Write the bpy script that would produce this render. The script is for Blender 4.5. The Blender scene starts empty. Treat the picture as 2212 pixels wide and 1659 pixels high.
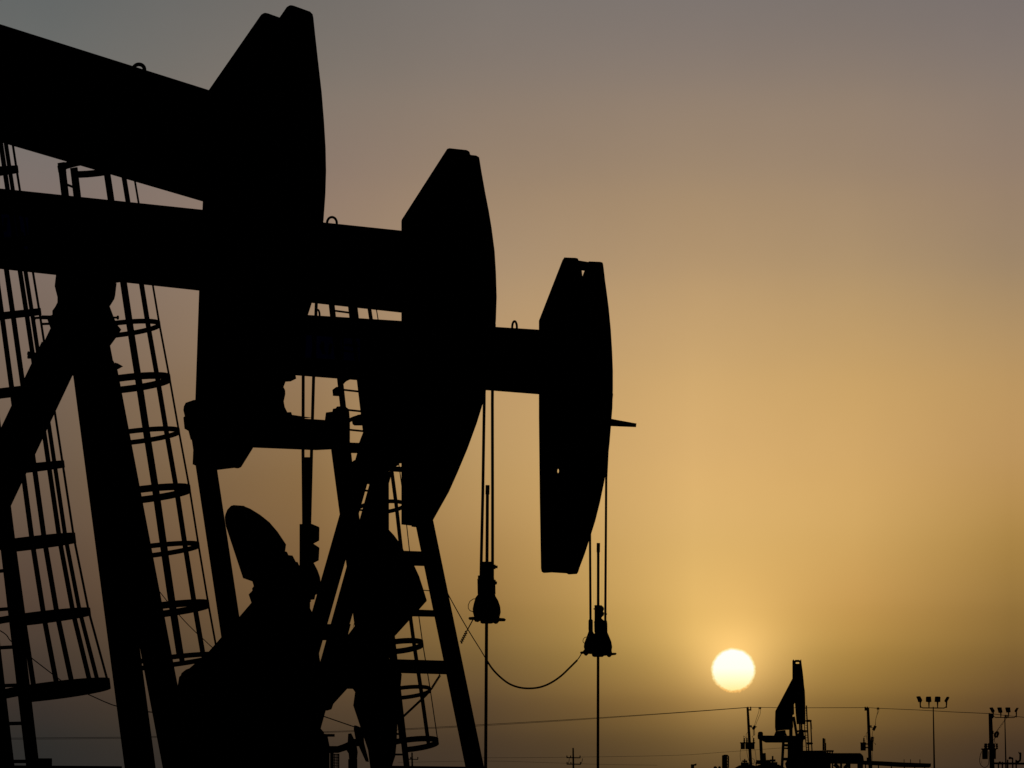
import bpy, bmesh, math, random
from mathutils import Vector, Matrix
random.seed(4)
scene = bpy.context.scene
R = math.radians

# ------------------------------------------------------------------ camera
F = 10018.0                      # focal length in units of a 2212 wide frame (telephoto, about 12.6 degrees across)
CX, CY = 1106.0, 829.5
HOR = 1668.0                     # row of the horizon, just under the frame
PITCH = math.atan((HOR - CY) / F)
CAMH = 1.6
cam = bpy.data.cameras.new('camera'); camo = bpy.data.objects.new('camera', cam)
scene.collection.objects.link(camo); scene.camera = camo
cam.sensor_width = 36.0; cam.lens = 36.0 * F / 2212.0
cam.clip_start = 0.5; cam.clip_end = 9000
camo.location = (0, 0, CAMH); camo.rotation_euler = (math.pi/2 + PITCH, 0, 0)
scene.view_settings.view_transform = 'Standard'; scene.view_settings.look = 'None'
scene.view_settings.exposure = 0; scene.view_settings.gamma = 1
try:
    scene.cycles.max_bounces = 4; scene.cycles.transparent_max_bounces = 4
except Exception: pass

# ------------------------------------------------------------------ sky
def lin(c):
    out = []
    for v in c:
        v /= 255.0
        out.append(v/12.92 if v <= 0.04045 else ((v+0.055)/1.055)**2.4)
    return out
SUN_X, SUN_Y = 1583.0, 1449.0
sun_az = math.atan((SUN_X-CX)/F); sun_el = (HOR-SUN_Y)/174.85
world = bpy.data.worlds.new('World'); scene.world = world; world.use_nodes = True
nt = world.node_tree; nt.nodes.clear()
def N(t, **k):
    n = nt.nodes.new(t)
    for a, b in k.items(): setattr(n, a, b)
    return n
def L(a, b): nt.links.new(a, b)
def M(op, a, b=None, c=None, clamp=False):
    n = N('ShaderNodeMath', operation=op, use_clamp=clamp)
    for i, v in enumerate((a, b, c)):
        if v is None: continue
        if isinstance(v, (int, float)): n.inputs[i].default_value = v
        else: L(v, n.inputs[i])
    return n.outputs[0]
def MR(v, a, b, c=0.0, d=1.0, smooth=False):
    n = N('ShaderNodeMapRange'); n.interpolation_type = 'SMOOTHSTEP' if smooth else 'LINEAR'; n.clamp = True
    L(v, n.inputs[0])
    for i, q in enumerate((a, b, c, d)): n.inputs[i+1].default_value = q
    return n.outputs[0]
def MIX(f, a, b, bt='MIX'):
    n = N('ShaderNodeMix', data_type='RGBA', blend_type=bt)
    n.clamp_factor = True
    if isinstance(f, (int, float)): n.inputs[0].default_value = f
    else: L(f, n.inputs[0])
    for i, v in ((6, a), (7, b)):
        if isinstance(v, (tuple, list)): n.inputs[i].default_value = (*v[:3], 1)
        else: L(v, n.inputs[i])
    return n.outputs[2]
tc = N('ShaderNodeTexCoord'); sep = N('ShaderNodeSeparateXYZ'); L(tc.outputs['Generated'], sep.inputs[0])
elev = M('MULTIPLY', M('ARCSINE', sep.outputs[2]), 180/math.pi)
azim = M('MULTIPLY', M('ARCTAN2', sep.outputs[0], sep.outputs[1]), 180/math.pi)
yy = M('SUBTRACT', HOR, M('MULTIPLY', elev, 174.85))
xx = M('ADD', CX, M('MULTIPLY', azim, 174.85))
t = M('DIVIDE', yy, HOR, clamp=True)
YS = [0, 200, 400, 600, 800, 1000, 1150, 1300, 1400, 1500, 1580, 1659]
COLS = [
 (100, [(100,103,104),(112,110,108),(124,114,108),(124,110,98),(118,102,86),(108,92,74),(98,82,66),(85,70,56),(74,61,51),(62,52,45),(50,46,42),(44,43,41)]),
 (650, [(114,109,106),(128,117,109),(141,123,109),(150,128,104),(148,122,90),(139,111,73),(129,101,64),(116,91,58),(102,80,53),(88,69,49),(72,58,44),(60,50,42)]),
 (1050,[(124,116,112),(138,123,112),(155,134,111),(172,146,112),(186,153,106),(186,152,98),(174,139,84),(150,118,66),(125,98,56),(98,76,48),(78,61,42),(66,53,40)]),
 (1500,[(126,117,114),(144,127,114),(163,140,112),(184,154,111),(204,168,111),(216,176,111),(215,176,106),(206,168,94),(180,145,76),(142,110,56),(104,80,42),(80,62,37)]),
 (1850,[(124,115,112),(143,126,113),(160,138,112),(178,150,108),(198,162,104),(208,168,103),(205,165,96),(190,149,80),(166,129,64),(134,103,51),(100,76,42),(75,58,38)]),
 (2180,[(122,113,112),(137,122,113),(150,130,110),(162,138,104),(184,150,98),(186,148,90),(172,136,73),(149,117,60),(128,98,51),(102,76,44),(80,60,39),(62,48,37)]),
]
def ramp(cols):
    n = N('ShaderNodeValToRGB'); cr = n.color_ramp; cr.interpolation = 'CARDINAL'
    while len(cr.elements) > 1: cr.elements.remove(cr.elements[-1])
    for i, (y, c) in enumerate(zip(YS, cols)):
        e = cr.elements[0] if i == 0 else cr.elements.new(y/HOR)
        e.position = y/HOR; e.color = (*lin((c[0], c[1]-(2 if 300 < y < 1400 else 0), c[2]-(2 if y < 500 else 0))), 1)
    L(t, n.inputs[0]); return n.outputs[0]
col = ramp(COLS[0][1])
for i in range(1, len(COLS)):
    f = MR(xx, COLS[i-1][0], COLS[i][0])
    col = MIX(f, col, ramp(COLS[i][1]))
# the bright haze is only round the sun: overhead and behind the viewer the dusk sky is dim
dim = M('MULTIPLY', MR(elev, 9.6, 45, 1.0, 0.10, True), MR(M('ABSOLUTE', azim), 7, 60, 1.0, 0.05, True))
dim = M('MULTIPLY', dim, MR(elev, -3.0, -0.4, 0.05, 1.0))
nz = N('ShaderNodeTexNoise'); nz.inputs['Scale'].default_value = 60; nz.inputs['Detail'].default_value = 4
L(tc.outputs['Generated'], nz.inputs['Vector'])
dim = M('MULTIPLY', dim, M('ADD', 0.975, M('MULTIPLY', nz.outputs[0], 0.05)))
sc = N('ShaderNodeVectorMath', operation='SCALE'); L(col, sc.inputs[0]); L(dim, sc.inputs['Scale'])
# glow round the low sun
dx = M('SUBTRACT', xx, SUN_X); dy = M('SUBTRACT', yy, SUN_Y)
rr = M('SQRT', M('ADD', M('MULTIPLY', dx, dx), M('MULTIPLY', dy, dy)))
g = M('EXPONENT', M('DIVIDE', rr, -75.0))
up = MR(dy, -90, 90, 1.0, 0.45, True)
gl = N('ShaderNodeVectorMath', operation='SCALE'); gl.inputs[0].default_value = (0.95, 0.60, 0.22); L(M('MULTIPLY', g, up), gl.inputs['Scale'])
g2 = M('EXPONENT', M('DIVIDE', rr, -200.0))
gl2 = N('ShaderNodeVectorMath', operation='SCALE'); gl2.inputs[0].default_value = (0.145, 0.076, 0.022); L(M('MULTIPLY', g2, up), gl2.inputs['Scale'])
ad = N('ShaderNodeVectorMath', operation='ADD'); L(sc.outputs[0], ad.inputs[0]); L(gl.outputs[0], ad.inputs[1])
ad2 = N('ShaderNodeVectorMath', operation='ADD'); L(ad.outputs[0], ad2.inputs[0]); L(gl2.outputs[0], ad2.inputs[1])
# sun disc, its rim ragged by the hot air, yellower towards the horizon
n2 = N('ShaderNodeTexNoise'); n2.inputs['Scale'].default_value = 1500; n2.inputs['Detail'].default_value = 3
L(tc.outputs['Generated'], n2.inputs['Vector'])
rag = M('MULTIPLY', M('SUBTRACT', n2.outputs[0], 0.5), MR(dy, -10, 45, 4.0, 9.0))
re = M('ADD', rr, rag)
rim = MIX(MR(dy, 5, 40), lin((255,238,165)), lin((250,190,105)))
core = N('ShaderNodeValToRGB'); cr = core.color_ramp
cr.elements[0].position = 0.0; cr.elements[0].color = (1.0, 1.0, 0.97, 1)
cr.elements[1].position = 1.0; cr.elements[1].color = (*lin((255,236,150)), 1)
e = cr.elements.new(0.45); e.color = (*lin((255,255,242)), 1)
e = cr.elements.new(0.72); e.color = (*lin((255,255,200)), 1)
L(MR(dy, -46, 46), core.inputs[0])
c1 = MIX(MR(re, 42.0, 46.0), core.outputs[0], rim)
c2 = MIX(MR(re, 46.0, 49.0), c1, ad2.outputs[0])
bg = N('ShaderNodeBackground'); L(c2, bg.inputs[0]); bg.inputs[1].default_value = 1.0
wo = N('ShaderNodeOutputWorld'); L(bg.outputs[0], wo.inputs[0])

# ------------------------------------------------------------------ sun (weak: it shines through thick evening haze)
sl = bpy.data.lights.new('sun', 'SUN'); sl.energy = 0.12; sl.angle = R(0.53); sl.color = (1.0, 0.62, 0.28)
so = bpy.data.objects.new('sun', sl); scene.collection.objects.link(so)
sdir = Vector((math.sin(sun_az)*math.cos(R(sun_el)), math.cos(sun_az)*math.cos(R(sun_el)), math.sin(R(sun_el))))
so.rotation_euler = sdir.to_track_quat('Z', 'Y').to_euler(); so.location = (0, 0, 30)

# ------------------------------------------------------------------ materials
def mat(name, c1, c2, scale=6.0, rough=0.8, bump=0.0, spec=0.0):
    m = bpy.data.materials.new(name); m.use_nodes = True; n = m.node_tree.nodes; l = m.node_tree.links
    b = n['Principled BSDF']; b.inputs['Roughness'].default_value = rough
    if 'Specular IOR Level' in b.inputs: b.inputs['Specular IOR Level'].default_value = spec
    tcx = n.new('ShaderNodeTexCoord'); nz = n.new('ShaderNodeTexNoise'); nz.inputs['Scale'].default_value = scale; nz.inputs['Detail'].default_value = 6
    l.new(tcx.outputs['Object'], nz.inputs['Vector'])
    r = n.new('ShaderNodeValToRGB'); r.color_ramp.elements[0].position = .35; r.color_ramp.elements[1].position = .7
    r.color_ramp.elements[0].color = (*c1, 1); r.color_ramp.elements[1].color = (*c2, 1)
    l.new(nz.outputs[0], r.inputs[0]); l.new(r.outputs[0], b.inputs['Base Color'])
    if bump:
        bp = n.new('ShaderNodeBump'); bp.inputs['Strength'].default_value = bump
        l.new(nz.outputs[0], bp.inputs['Height']); l.new(bp.outputs[0], b.inputs['Normal'])
    return m
STEEL = mat('dark_painted_steel', (.006,.006,.006), (.012,.011,.010), 5, .95, .1)
RUST = mat('weathered_steel', (.010,.008,.007), (.018,.013,.010), 12, .95, .15)
CABLE = mat('wire_rope', (.008,.008,.008), (.016,.014,.013), 60, .95)
RUBBER = mat('black_rubber', (.012,.012,.012), (.02,.02,.02), 20, .9)
WOOD = mat('tarred_wood', (.03,.022,.015), (.055,.04,.028), 3, .95)
TANKM = mat('tank_paint', (.02,.018,.016), (.035,.03,.026), 2, .95)
BLUE = mat('blue_sign_paint', (.012,.02,.72), (.02,.03,.9), 3, .7)
DARKSIGN = mat('dark_lettering', (.01,.01,.012), (.016,.016,.02), 9, .9)
EARTH = mat('dry_earth', (.045,.036,.027), (.07,.056,.042), .35, 1.0, .3, 0.0)
CONC = mat('concrete', (.12,.11,.10), (.18,.165,.15), 4, .95, .2)
INSUL = mat('porcelain_insulator', (.04,.03,.025), (.06,.045,.035), 10, .7)

# ------------------------------------------------------------------ geometry helpers
cp, sp = math.cos(PITCH), math.sin(PITCH)
def ray(x, y):
    a, b = (x-CX)/F, -(y-CY)/F
    return Vector((a, cp - b*sp, sp + b*cp))
def W(x, y, d):                     # the point seen at (x, y) standing d metres away
    r = ray(x, y); return Vector((0, 0, CAMH)) + r*(d/r.y)
class Plane:                        # a vertical plane of a machine, turned by yaw degrees
    def __init__(s, origin, yaw):
        s.o = Vector((origin.x, origin.y, 0)); s.th = R(yaw)
        s.u = Vector((math.cos(s.th), math.sin(s.th), 0)); s.n = Vector((-math.sin(s.th), math.cos(s.th), 0))
    def at(s, x, y, off=0.0):
        r = ray(x, y); o = s.o + s.n*off
        k = (o - Vector((0,0,CAMH))).dot(s.n)/r.dot(s.n)
        return Vector((0, 0, CAMH)) + r*k
REG = {'R1':(0,0,.3296),'R2':(0,486,.2197),'R3':(0,789.8,.2197),'R4':(0,1154.3,.3044),'Rm':(364.5,789.8,.2197),'Rcw':(425.3,1063.2,.1648),
 'Rbl':(364.5,1294.7,.2197),'Rbc':(668.3,1294.7,.2197),'Rc':(668.3,941.7,.2197),'Rh':(789.8,273.4,.2747),'Rd':(1555.3,1385.8,.1648),
 'Re':(1847.5,1385.8,.1648),'Rs':(941.7,1032.8,.1922),'Rhc':(911.3,698.7,.2197),'Rw':(1184.7,1458.1,.2197),'Rcl':(1245.4,1275.8,.0916)}
def Q(reg, pts):
    ox, oy, k = REG[reg]; return [(ox+x*k, oy+y*k) for x, y in pts]

class MB:
    def __init__(s): s.bm = bmesh.new()
    def face(s, vs):
        try: return s.bm.faces.new(vs)
        except ValueError: return None
    def prism(s, pts, ext):
        a = [s.bm.verts.new(p) for p in pts]; b = [s.bm.verts.new(p+ext) for p in pts]
        s.face(a); s.face(list(reversed(b)))
        for i in range(len(a)):
            j = (i+1) % len(a); s.face([a[i], b[i], b[j], a[j]])
        return s
    def box(s, c, sx, sy, sz, yaw=0):
        u = Vector((math.cos(yaw), math.sin(yaw), 0))*sx/2; v = Vector((-math.sin(yaw), math.cos(yaw), 0))*sy/2; w = Vector((0,0,sz/2))
        return s.prism([c-u-v-w, c+u-v-w, c+u-v+w, c-u-v+w], v*2)
    def bar(s, p, q, w, t, side=None):
        d = (q-p).normalized()
        if side is None: side = d.cross(Vector((0,1,0)))
        side = (side - d*side.dot(d)).normalized(); n = d.cross(side).normalized()
        a, b = side*w/2, n*t/2
        return s.prism([p-a-b, p+a-b, p+a+b, p-a+b], q-p)
    def ibeam(s, p, q, h, w, ft, side, wt=0.02):      # side = direction of the depth h
        d = (q-p).normalized(); side = (side - d*side.dot(d)).normalized()
        s.bar(p+side*(h-ft)/2, q+side*(h-ft)/2, ft, w, side); s.bar(p-side*(h-ft)/2, q-side*(h-ft)/2, ft, w, side)
        return s.bar(p, q, h-ft*1.9, wt, side)
    def tube(s, pts, r, n=8, closed=False, r2=None):
        rings = []; N_ = len(pts)
        for i, p in enumerate(pts):
            a = pts[(i-1) % N_] if (i > 0 or closed) else p; b = pts[(i+1) % N_] if (i < N_-1 or closed) else p
            d = (b-a)
            if d.length < 1e-9: d = Vector((0,0,1))
            d.normalize(); x = d.cross(Vector((0.13,1,0.07))).normalized(); y = d.cross(x).normalized()
            ri = r if r2 is None else r + (r2-r)*i/max(1, N_-1)
            rings.append([s.bm.verts.new(p + (x*math.cos(2*math.pi*k/n)+y*math.sin(2*math.pi*k/n))*ri) for k in range(n)])
        for i in range(N_ if closed else N_-1):
            A, B = rings[i], rings[(i+1) % N_]
            for k in range(n): s.face([A[k], A[(k+1)%n], B[(k+1)%n], B[k]])
        if not closed: s.face(list(reversed(rings[0]))); s.face(rings[-1])
        return s
    def lathe(s, c, prof, n=20):                     # prof: (radius, z) pairs about the vertical through c
        rings = [[s.bm.verts.new(c+Vector((r*math.cos(2*math.pi*k/n), r*math.sin(2*math.pi*k/n), z))) for k in range(n)] for r, z in prof]
        for A, B in zip(rings, rings[1:]):
            for k in range(n): s.face([A[k], A[(k+1)%n], B[(k+1)%n], B[k]])
        s.face(list(reversed(rings[0]))); s.face(rings[-1]); return s
    def build(s, name, m, parent=None, label=None):
        off = Vector((0,0,0)); p = parent
        while p is not None: off += p.location; p = p.parent
        bmesh.ops.recalc_face_normals(s.bm, faces=s.bm.faces)
        for v in s.bm.verts: v.co -= off
        me = bpy.data.meshes.new(name); s.bm.to_mesh(me); s.bm.free()
        me.materials.append(m)
        o = bpy.data.objects.new(name, me); scene.collection.objects.link(o)
        if parent: o.parent = parent
        if label: o['label'] = label
        return o
def auto(pl, pts, off, t):
    """lift a traced outline on to the near face (at off) of a slab t thick, so that the slab's own outline is the traced one"""
    ar = sum(pts[i][0]*pts[(i+1)%len(pts)][1]-pts[(i+1)%len(pts)][0]*pts[i][1] for i in range(len(pts)))
    sg = 1 if ar > 0 else -1; out = []; n = len(pts); sx = 1 if pl.n.x > 0 else -1
    for i, (x, y) in enumerate(pts):
        a, b = pts[i-1], pts[(i+1) % n]
        tx, ty = b[0]-a[0], b[1]-a[1]
        nx, ny = ty*sg, -tx*sg
        d = nx*pl.n.x*6 + ny*.35
        out.append(pl.at(x, y, off+t) - pl.n*t if d > 0 else pl.at(x, y, off))
    return out
def tag(o, label=None, cat=None, group=None, kind=None):
    if label: o['label'] = label
    if cat: o['category'] = cat
    if group: o['group'] = group
    if kind: o['kind'] = kind
    return o
def thing(name, loc, label, cat, group=None):
    o = bpy.data.objects.new(name, None); scene.collection.objects.link(o); o.location = (loc.x, loc.y, 0)
    o.empty_display_size = .2
    return tag(o, label, cat, group)
def P(reg, pts, d, t, name, m, parent):               # an upright plate at distance d traced at its own size, t deep
    pts = Q(reg, pts) if reg else pts
    return MB().prism([W(x, y, d) for x, y in pts], Vector((0, t, 0))).build(name, m, parent)
def px(d): return d/F                                 # metres per picture unit at distance d
def arc(c, r, a0, a1, n): return [(c[0]+r*math.cos(a0+(a1-a0)*i/n), c[1]+r*math.sin(a0+(a1-a0)*i/n)) for i in range(n+1)]

def down(p, q, z):                                    # carry the line p->q on to height z
    k = (z - p.z)/(q.z - p.z); return p + (q-p)*k

# ------------------------------------------------------------------ ground
g_ = MB(); n_ = 40
vs = {}
for i in range(n_+1):
    for j in range(n_+1):
        a = (i/n_*2-1); b = (j/n_*2-1)
        X = math.copysign(abs(a)**3, a)*3500; Y = 150+math.copysign(abs(b)**3, b)*3500
        vs[i, j] = g_.bm.verts.new((X, Y, 0))
for i in range(n_):
    for j in range(n_): g_.face([vs[i,j], vs[i+1,j], vs[i+1,j+1], vs[i,j+1]])
tag(g_.build('ground', EARTH), 'flat dry earth of the oil field', kind='structure')

# ------------------------------------------------------------------ pump jack pieces
def horse_head(pump, pl, verts, arcidx, t, hole=None, slot=None, face_top=0.0):
    """verts: (x, y, side) with side 'n' near plate or 'f' far plate; arcidx = (first, last) vertex of the curved face"""
    near = []
    for x, y, sd in verts:
        near.append(pl.at(x, y) if sd == 'n' else pl.at(x, y, t) - pl.n*t)
    pt = .025
    m = MB()
    if hole:
        hx, hy, rx, ry, i0, j0 = hole     # i0, j0: outline vertices level with the hole on the back and front edge
        up = [pl.at(hx-rx*math.cos(a*math.pi/8), hy-ry*math.sin(a*math.pi/8)) for a in range(9)]
        dn = [pl.at(hx+rx*math.cos(a*math.pi/8), hy+ry*math.sin(a*math.pi/8)) for a in range(9)]
        m.prism(near[:i0+1]+up+near[j0:], pl.n*pt); m.prism(near[i0:j0+1]+dn, pl.n*pt)
    else: m.prism(near, pl.n*pt)
    hd = m.build('horse_head', STEEL, pump)
    MB().prism([p + pl.n*(t-pt) for p in near], pl.n*pt).build('side_plate', STEEL, hd)
    f = MB(); a, b = arcidx
    A = near[a:b+1]
    for i in range(len(A)-1):
        p, q = A[i], A[i+1]
        inw = (q-p).cross(pl.n).normalized()
        if inw.dot(pl.u) > 0: inw = -inw
        inw *= .03
        spans = [(0.003, t-.003)]
        if slot and slot[0] <= i <= slot[1]: spans = [(0.003, t*.12), (t*.5, t-.003)]
        for s0, s1 in spans:
            f.prism([p+pl.n*s0, q+pl.n*s0, q+pl.n*s0+inw, p+pl.n*s0+inw], pl.n*(s1-s0))
    # stiffening ribs across the hollow head
    f.build('face_plate', STEEL, hd)
    return hd, near

def walking_beam(pump, pl, top, bot, off, bw):
    """top, bot: two (x,y) points along each edge"""
    m = MB(); A = [pl.at(*p, off) for p in top]; B = [pl.at(*p, off+bw)-pl.n*bw for p in bot]
    e = pl.n*bw; fl = .045
    def strip(a0, a1, f0, f1, o, w):
        def lp(P0, Q0, f): return P0 + (Q0-P0)*f
        m.prism([lp(A[0],B[0],f0)+o, lp(A[1],B[1],f0)+o, lp(A[1],B[1],f1)+o, lp(A[0],B[0],f1)+o], w)
    strip(A, B, 0, fl, Vector((0,0,0)), e); strip(A, B, 1-fl, 1, Vector((0,0,0)), e)
    strip(A, B, fl+.002, 1-fl-.002, pl.n*(bw/2-.012), pl.n*.024)
    for k in range(1, 8):                              # web stiffeners
        f = k/8; a = A[0]+(A[1]-A[0])*f; b = B[0]+(B[1]-B[0])*f; d = (A[1]-A[0]).normalized()*.012
        p0 = a+(b-a)*(fl+.004); p1 = a+(b-a)*(1-fl-.004)
        m.prism([p0-d, p0+d, p1+d, p1-d], pl.n*(bw/2-.014))
    return m.build('walking_beam', STEEL, pump)

def eye(beam, pl, x, y, r_px, ry_px, th, off, sink=3):
    pts = []
    for i in range(0, 17):
        a = math.pi*(i/16)
        pts.append(pl.at(x-r_px*math.cos(a), y-ry_px*math.sin(a), off))
    pts = [pl.at(x-r_px, y+sink+3, off)] + pts + [pl.at(x+r_px, y+sink+5, off)]
    MB().tube(pts, th, 8).build('lifting_eye', STEEL, beam)

def ladder(pump, pl, top, bot, dt, db, hoops, straps, spacing=.40, rung=.26, zend=.9, cfac=.75, rw=.06, thick0=0, st=.012, sw=.05):
    """top/bot: (x,y) on the ladder's centre line at depths dt/db; hoops: (y, x of right extreme)"""
    T = W(*top, dt); B_ = W(*bot, db)
    ax = (T-B_).normalized(); B = down(T, B_, zend)
    uu = (pl.u - ax*pl.u.dot(ax)).normalized(); nn = ax.cross(uu).normalized()
    if nn.dot(pl.n) < 0: nn = -nn
    hn = pl.n
    lad = MB().bar(T+hn*spacing/2, B+hn*spacing/2, rw, .03, uu).build('ladder', STEEL, pump)
    MB().bar(T-hn*spacing/2, B-hn*spacing/2, rw, .03, uu).build('rail', STEEL, lad)
    n = int((T-B).length/rung)
    for i in range(n):
        c = T - ax*rung*(i+.8); MB().tube([c-hn*spacing/2, c+hn*spacing/2], .0125, 6).build('rung', STEEL, lad)
    cage = None; rows = []
    vis = math.cos(pl.th)
    for hi, (hy, hx) in enumerate(hoops):
        bh = .034 if hi % 2 == thick0 else .024
        # point on the axis at this height
        f = (hy-top[1])/(bot[1]-top[1]); c = T + (B_-T)*f
        d = c.y; ext = (hx - (top[0]+(bot[0]-top[0])*f))*px(d)
        r = ext/(1+cfac*vis); cc = c + uu*cfac*r
        rows.append((cc, r))
        m = MB(); K = 28; prev = None
        for i in range(K+1):
            a = R(-141) + R(282)*i/K
            o = uu*math.cos(a) + nn*math.sin(a)
            p = cc + o*r
            cur = [p-ax*bh, p+ax*bh, p+ax*bh-o*.012, p-ax*bh-o*.012]
            cur = [m.bm.verts.new(v) for v in cur]
            if prev:
                for k in range(4): m.face([prev[k], prev[(k+1)%4], cur[(k+1)%4], cur[k]])
            else: m.face(cur)
            prev = cur
        m.face(prev)
        if cage is None: cage = m.build('safety_cage', STEEL, pump)
        else: m.build('hoop', STEEL, cage)
    for a in straps:
        m = MB(); a = R(a); o = uu*math.cos(a) + nn*math.sin(a); tan = -uu*math.sin(a) + nn*math.cos(a)
        pts = [cc + o*(r-.011) for cc, r in rows]
        for p, q in zip(pts, pts[1:]): m.bar(p, q, sw, st, tan)
        m.build('strap', STEEL, cage)
    return lad

def rod_set(pump, d, cables, block, carrier, rod_x, rod_w, stub, extra=(), cable_r=.013, depth_sp=.0):
    """cables: lists of (x,y); block/carrier outlines; rod below goes to the ground"""
    for i, c in enumerate(cables):
        MB().tube([W(x, y, d + depth_sp*(i-.5)) for x, y in c], cable_r, 8).build('bridle_cable', CABLE, pump)
    cb = MB().prism([W(x, y, d-.09) for x, y in carrier], Vector((0,.18,0))).build('carrier_bar', RUST, pump)
    for b in block:
        MB().prism([W(x, y, d-.06) for x, y in b], Vector((0,.12,0))).build('rod_clamp', RUST, cb)
    for e_ in extra:
        MB().tube([W(x, y, d-.02) for x, y in e_[0]], e_[1], 8).build('bolt', RUST, cb)
    (sx, sy0, sy1, sw) = stub
    a = W(sx, sy0, d); b = W(rod_x, 1659, d); b = down(a, b, .75)
    rod = MB().tube([a, b], rod_w, 12).build('polished_rod', RUST, pump)
    MB().tube([W(sx+.3, sy0, d), W(sx, sy0+20, d)], rod_w*1.28, 12).build('coupling', RUST, rod)
    # stuffing box and wellhead on the ground
    wc = Vector((b.x, b.y, 0))
    MB().lathe(wc, [(.30,0),(.30,.05),(.14,.06),(.14,.30),(.21,.31),(.21,.37),(.11,.38),(.11,.62),(.15,.63),(.15,.70),(.06,.72),(.06,.86)], 20).build('wellhead', RUST, pump)

def base_frame(pump, pl, a, b, half=.9):
    """skid along the machine from a to b (metres along u), ground level"""
    m = MB(); o = pl.o
    for s in (-half, half):
        m.bar(o+pl.u*a+pl.n*(s+.25)+Vector((0,0,.32)), o+pl.u*b+pl.n*(s+.25)+Vector((0,0,.32)), .30, .2, Vector((0,0,1)))
    n = 6
    for i in range(n+1):
        c = o+pl.u*(a+(b-a)*(.02+.96*i/n))+Vector((0,0,.32))
        m.bar(c+pl.n*(.25-half+.103), c+pl.n*(.25+half-.103), .22, .12, Vector((0,0,1)))
    m.build('base_frame', STEEL, pump)
    MB().prism([o+pl.u*(a-.3)+pl.n*(.25-half-.4), o+pl.u*(b+.3)+pl.n*(.25-half-.4), o+pl.u*(b+.3)+pl.n*(.25+half+.4), o+pl.u*(a-.3)+pl.n*(.25+half+.4)], Vector((0,0,.168))).build('concrete_pad', CONC, pump)

def sign(parent, pl, poly, off, marks):
    s = MB().prism([pl.at(x, y, off) for x, y in poly], pl.n*.006).build('sign_plate', BLUE, parent)
    m = MB()
    for a in marks: m.prism([pl.at(x, y, off-.004) for x, y in a], pl.n*.003)
    m.build('faded_marking', DARKSIGN, s)

def rear_works(pump, pl, tail, h=1.1, way=1):
    """equaliser, pitman arms, cranks, counterweights and gearbox for a machine whose tail stands outside the picture"""
    o = pl.o + pl.n*.25
    ut = (tail-pl.o).dot(pl.u); c = Vector((tail.x, tail.y, tail.z-.42))
    o = c - pl.u*ut; o.z = 0
    MB().bar(c-pl.n*h, c+pl.n*h, .28, .25, Vector((0,0,1))).build('equalizer', STEEL, pump)
    MB().box(c+Vector((0,0,.28)), .4, .35, .26, pl.th).build('tail_bearing', STEEL, pump)
    gb = o + pl.u*(ut+.1) + Vector((0,0,1.5))
    MB().box(gb, 1.1, .9, 1.1, pl.th).build('gearbox', STEEL, pump)
    MB().box(gb-Vector((0,0,.78)), 1.3, 1.1, .6, pl.th).build('gearbox_stand', STEEL, pump)
    for s in (-1, 1):
        pin = gb + pl.u*.7*way + pl.n*s*h*.92 + Vector((0,0,.35))
        MB().bar(c+pl.n*s*(h-.1)-Vector((0,0,.1)), pin, .14, .12, pl.u).build('pitman_arm', STEEL, pump)
        sh = gb + pl.n*s*h*.72
        cr_ = MB().bar(sh, sh+pl.u*1.7*way+Vector((0,0,.9)), .42, .12, Vector((0,0,1))).build('crank', STEEL, pump)
        w = MB(); cw = sh+pl.u*1.25*way+Vector((0,0,.65))
        w.prism([cw+pl.u*x*way+Vector((0,0,z))-pl.n*.2 for x, z in ((-.45,.3),(.1,.75),(.5,.6),(.72,.1),(.55,-.35),(.1,-.25))], pl.n*.13)
        w.build('counterweight', STEEL, cr_)

# ================================================================== pump jack A (nearest, head at the upper left)
plA = Plane(W(560, 600, 33), 31)
A = thing('pumpjack', W(-250, 900, 31.5), 'nearest pumpjack, thick beam off the left edge, horse head highest in the picture', 'pumpjack', 'pumpjacks in a row')
tA = .42
hv = [(572,27.5,'f'),(436,216,'f'),(438,435,'f'),(430,628,'f'),(422,861,'f'),(416,1003,'f'),
      (507,1010,'n'),(516,1011.5,'n'),(521,1009,'n'),(547,967,'n'),(580,905,'n'),(611,840,'n'),(630,790,'n'),(648,738,'n'),(664,684,'n'),(675,650,'n'),(684,600,'n'),(692,540,'n'),(699,475,'n'),
      (703,420,'n'),(704.5,370,'n'),(703.5,320,'n'),(700,262,'n'),(695,200,'n'),(687,130,'n'),(681,76,'n'),(677,38,'n'),(675.5,31,'n'),(670,25,'n'),(634,12,'n'),(628,11,'n'),(623,14,'n')]
# the far top-left corner and the near one are the same corner of the two plates
hv[0] = (620,17,'n')
hv = hv[1:]+[]
hdA, nearA = horse_head(A, plA, hv, (7, 26), tA)
bA = walking_beam(A, plA, [(-1330,52-.3156*1330),(520,52+.3156*520)], [(-1330,307-.2929*1330),(520,307+.2929*520)], .06, .30)
eye(bA, plA, 300, 150, 12, 11, .014, .2)
rod_set(A, 33.2, [[(664,470),(655,812),(654.5,975),(656,1132)], [(690,470),(677.5,812),(673,975),(669,1132)]],
  [[(647,1132),(673.6,1131.6),(688.6,1138),(688,1166),(675,1173),(688.6,1182),(687,1209),(676,1214.5),(684,1240),(647,1240),(647,1132)][:-1]],
  [(652,1240),(647,1215),(676,1214.5),(684,1230),(689,1244.5),(690.6,1256),(690,1272),(682,1282),(679,1283),(677,1293),(667,1294),(630,1294),(628,1282),(636,1272),(638,1250)],
  661, .024, (664.5, 988, 1045, 5), cable_r=.0115)
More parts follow.
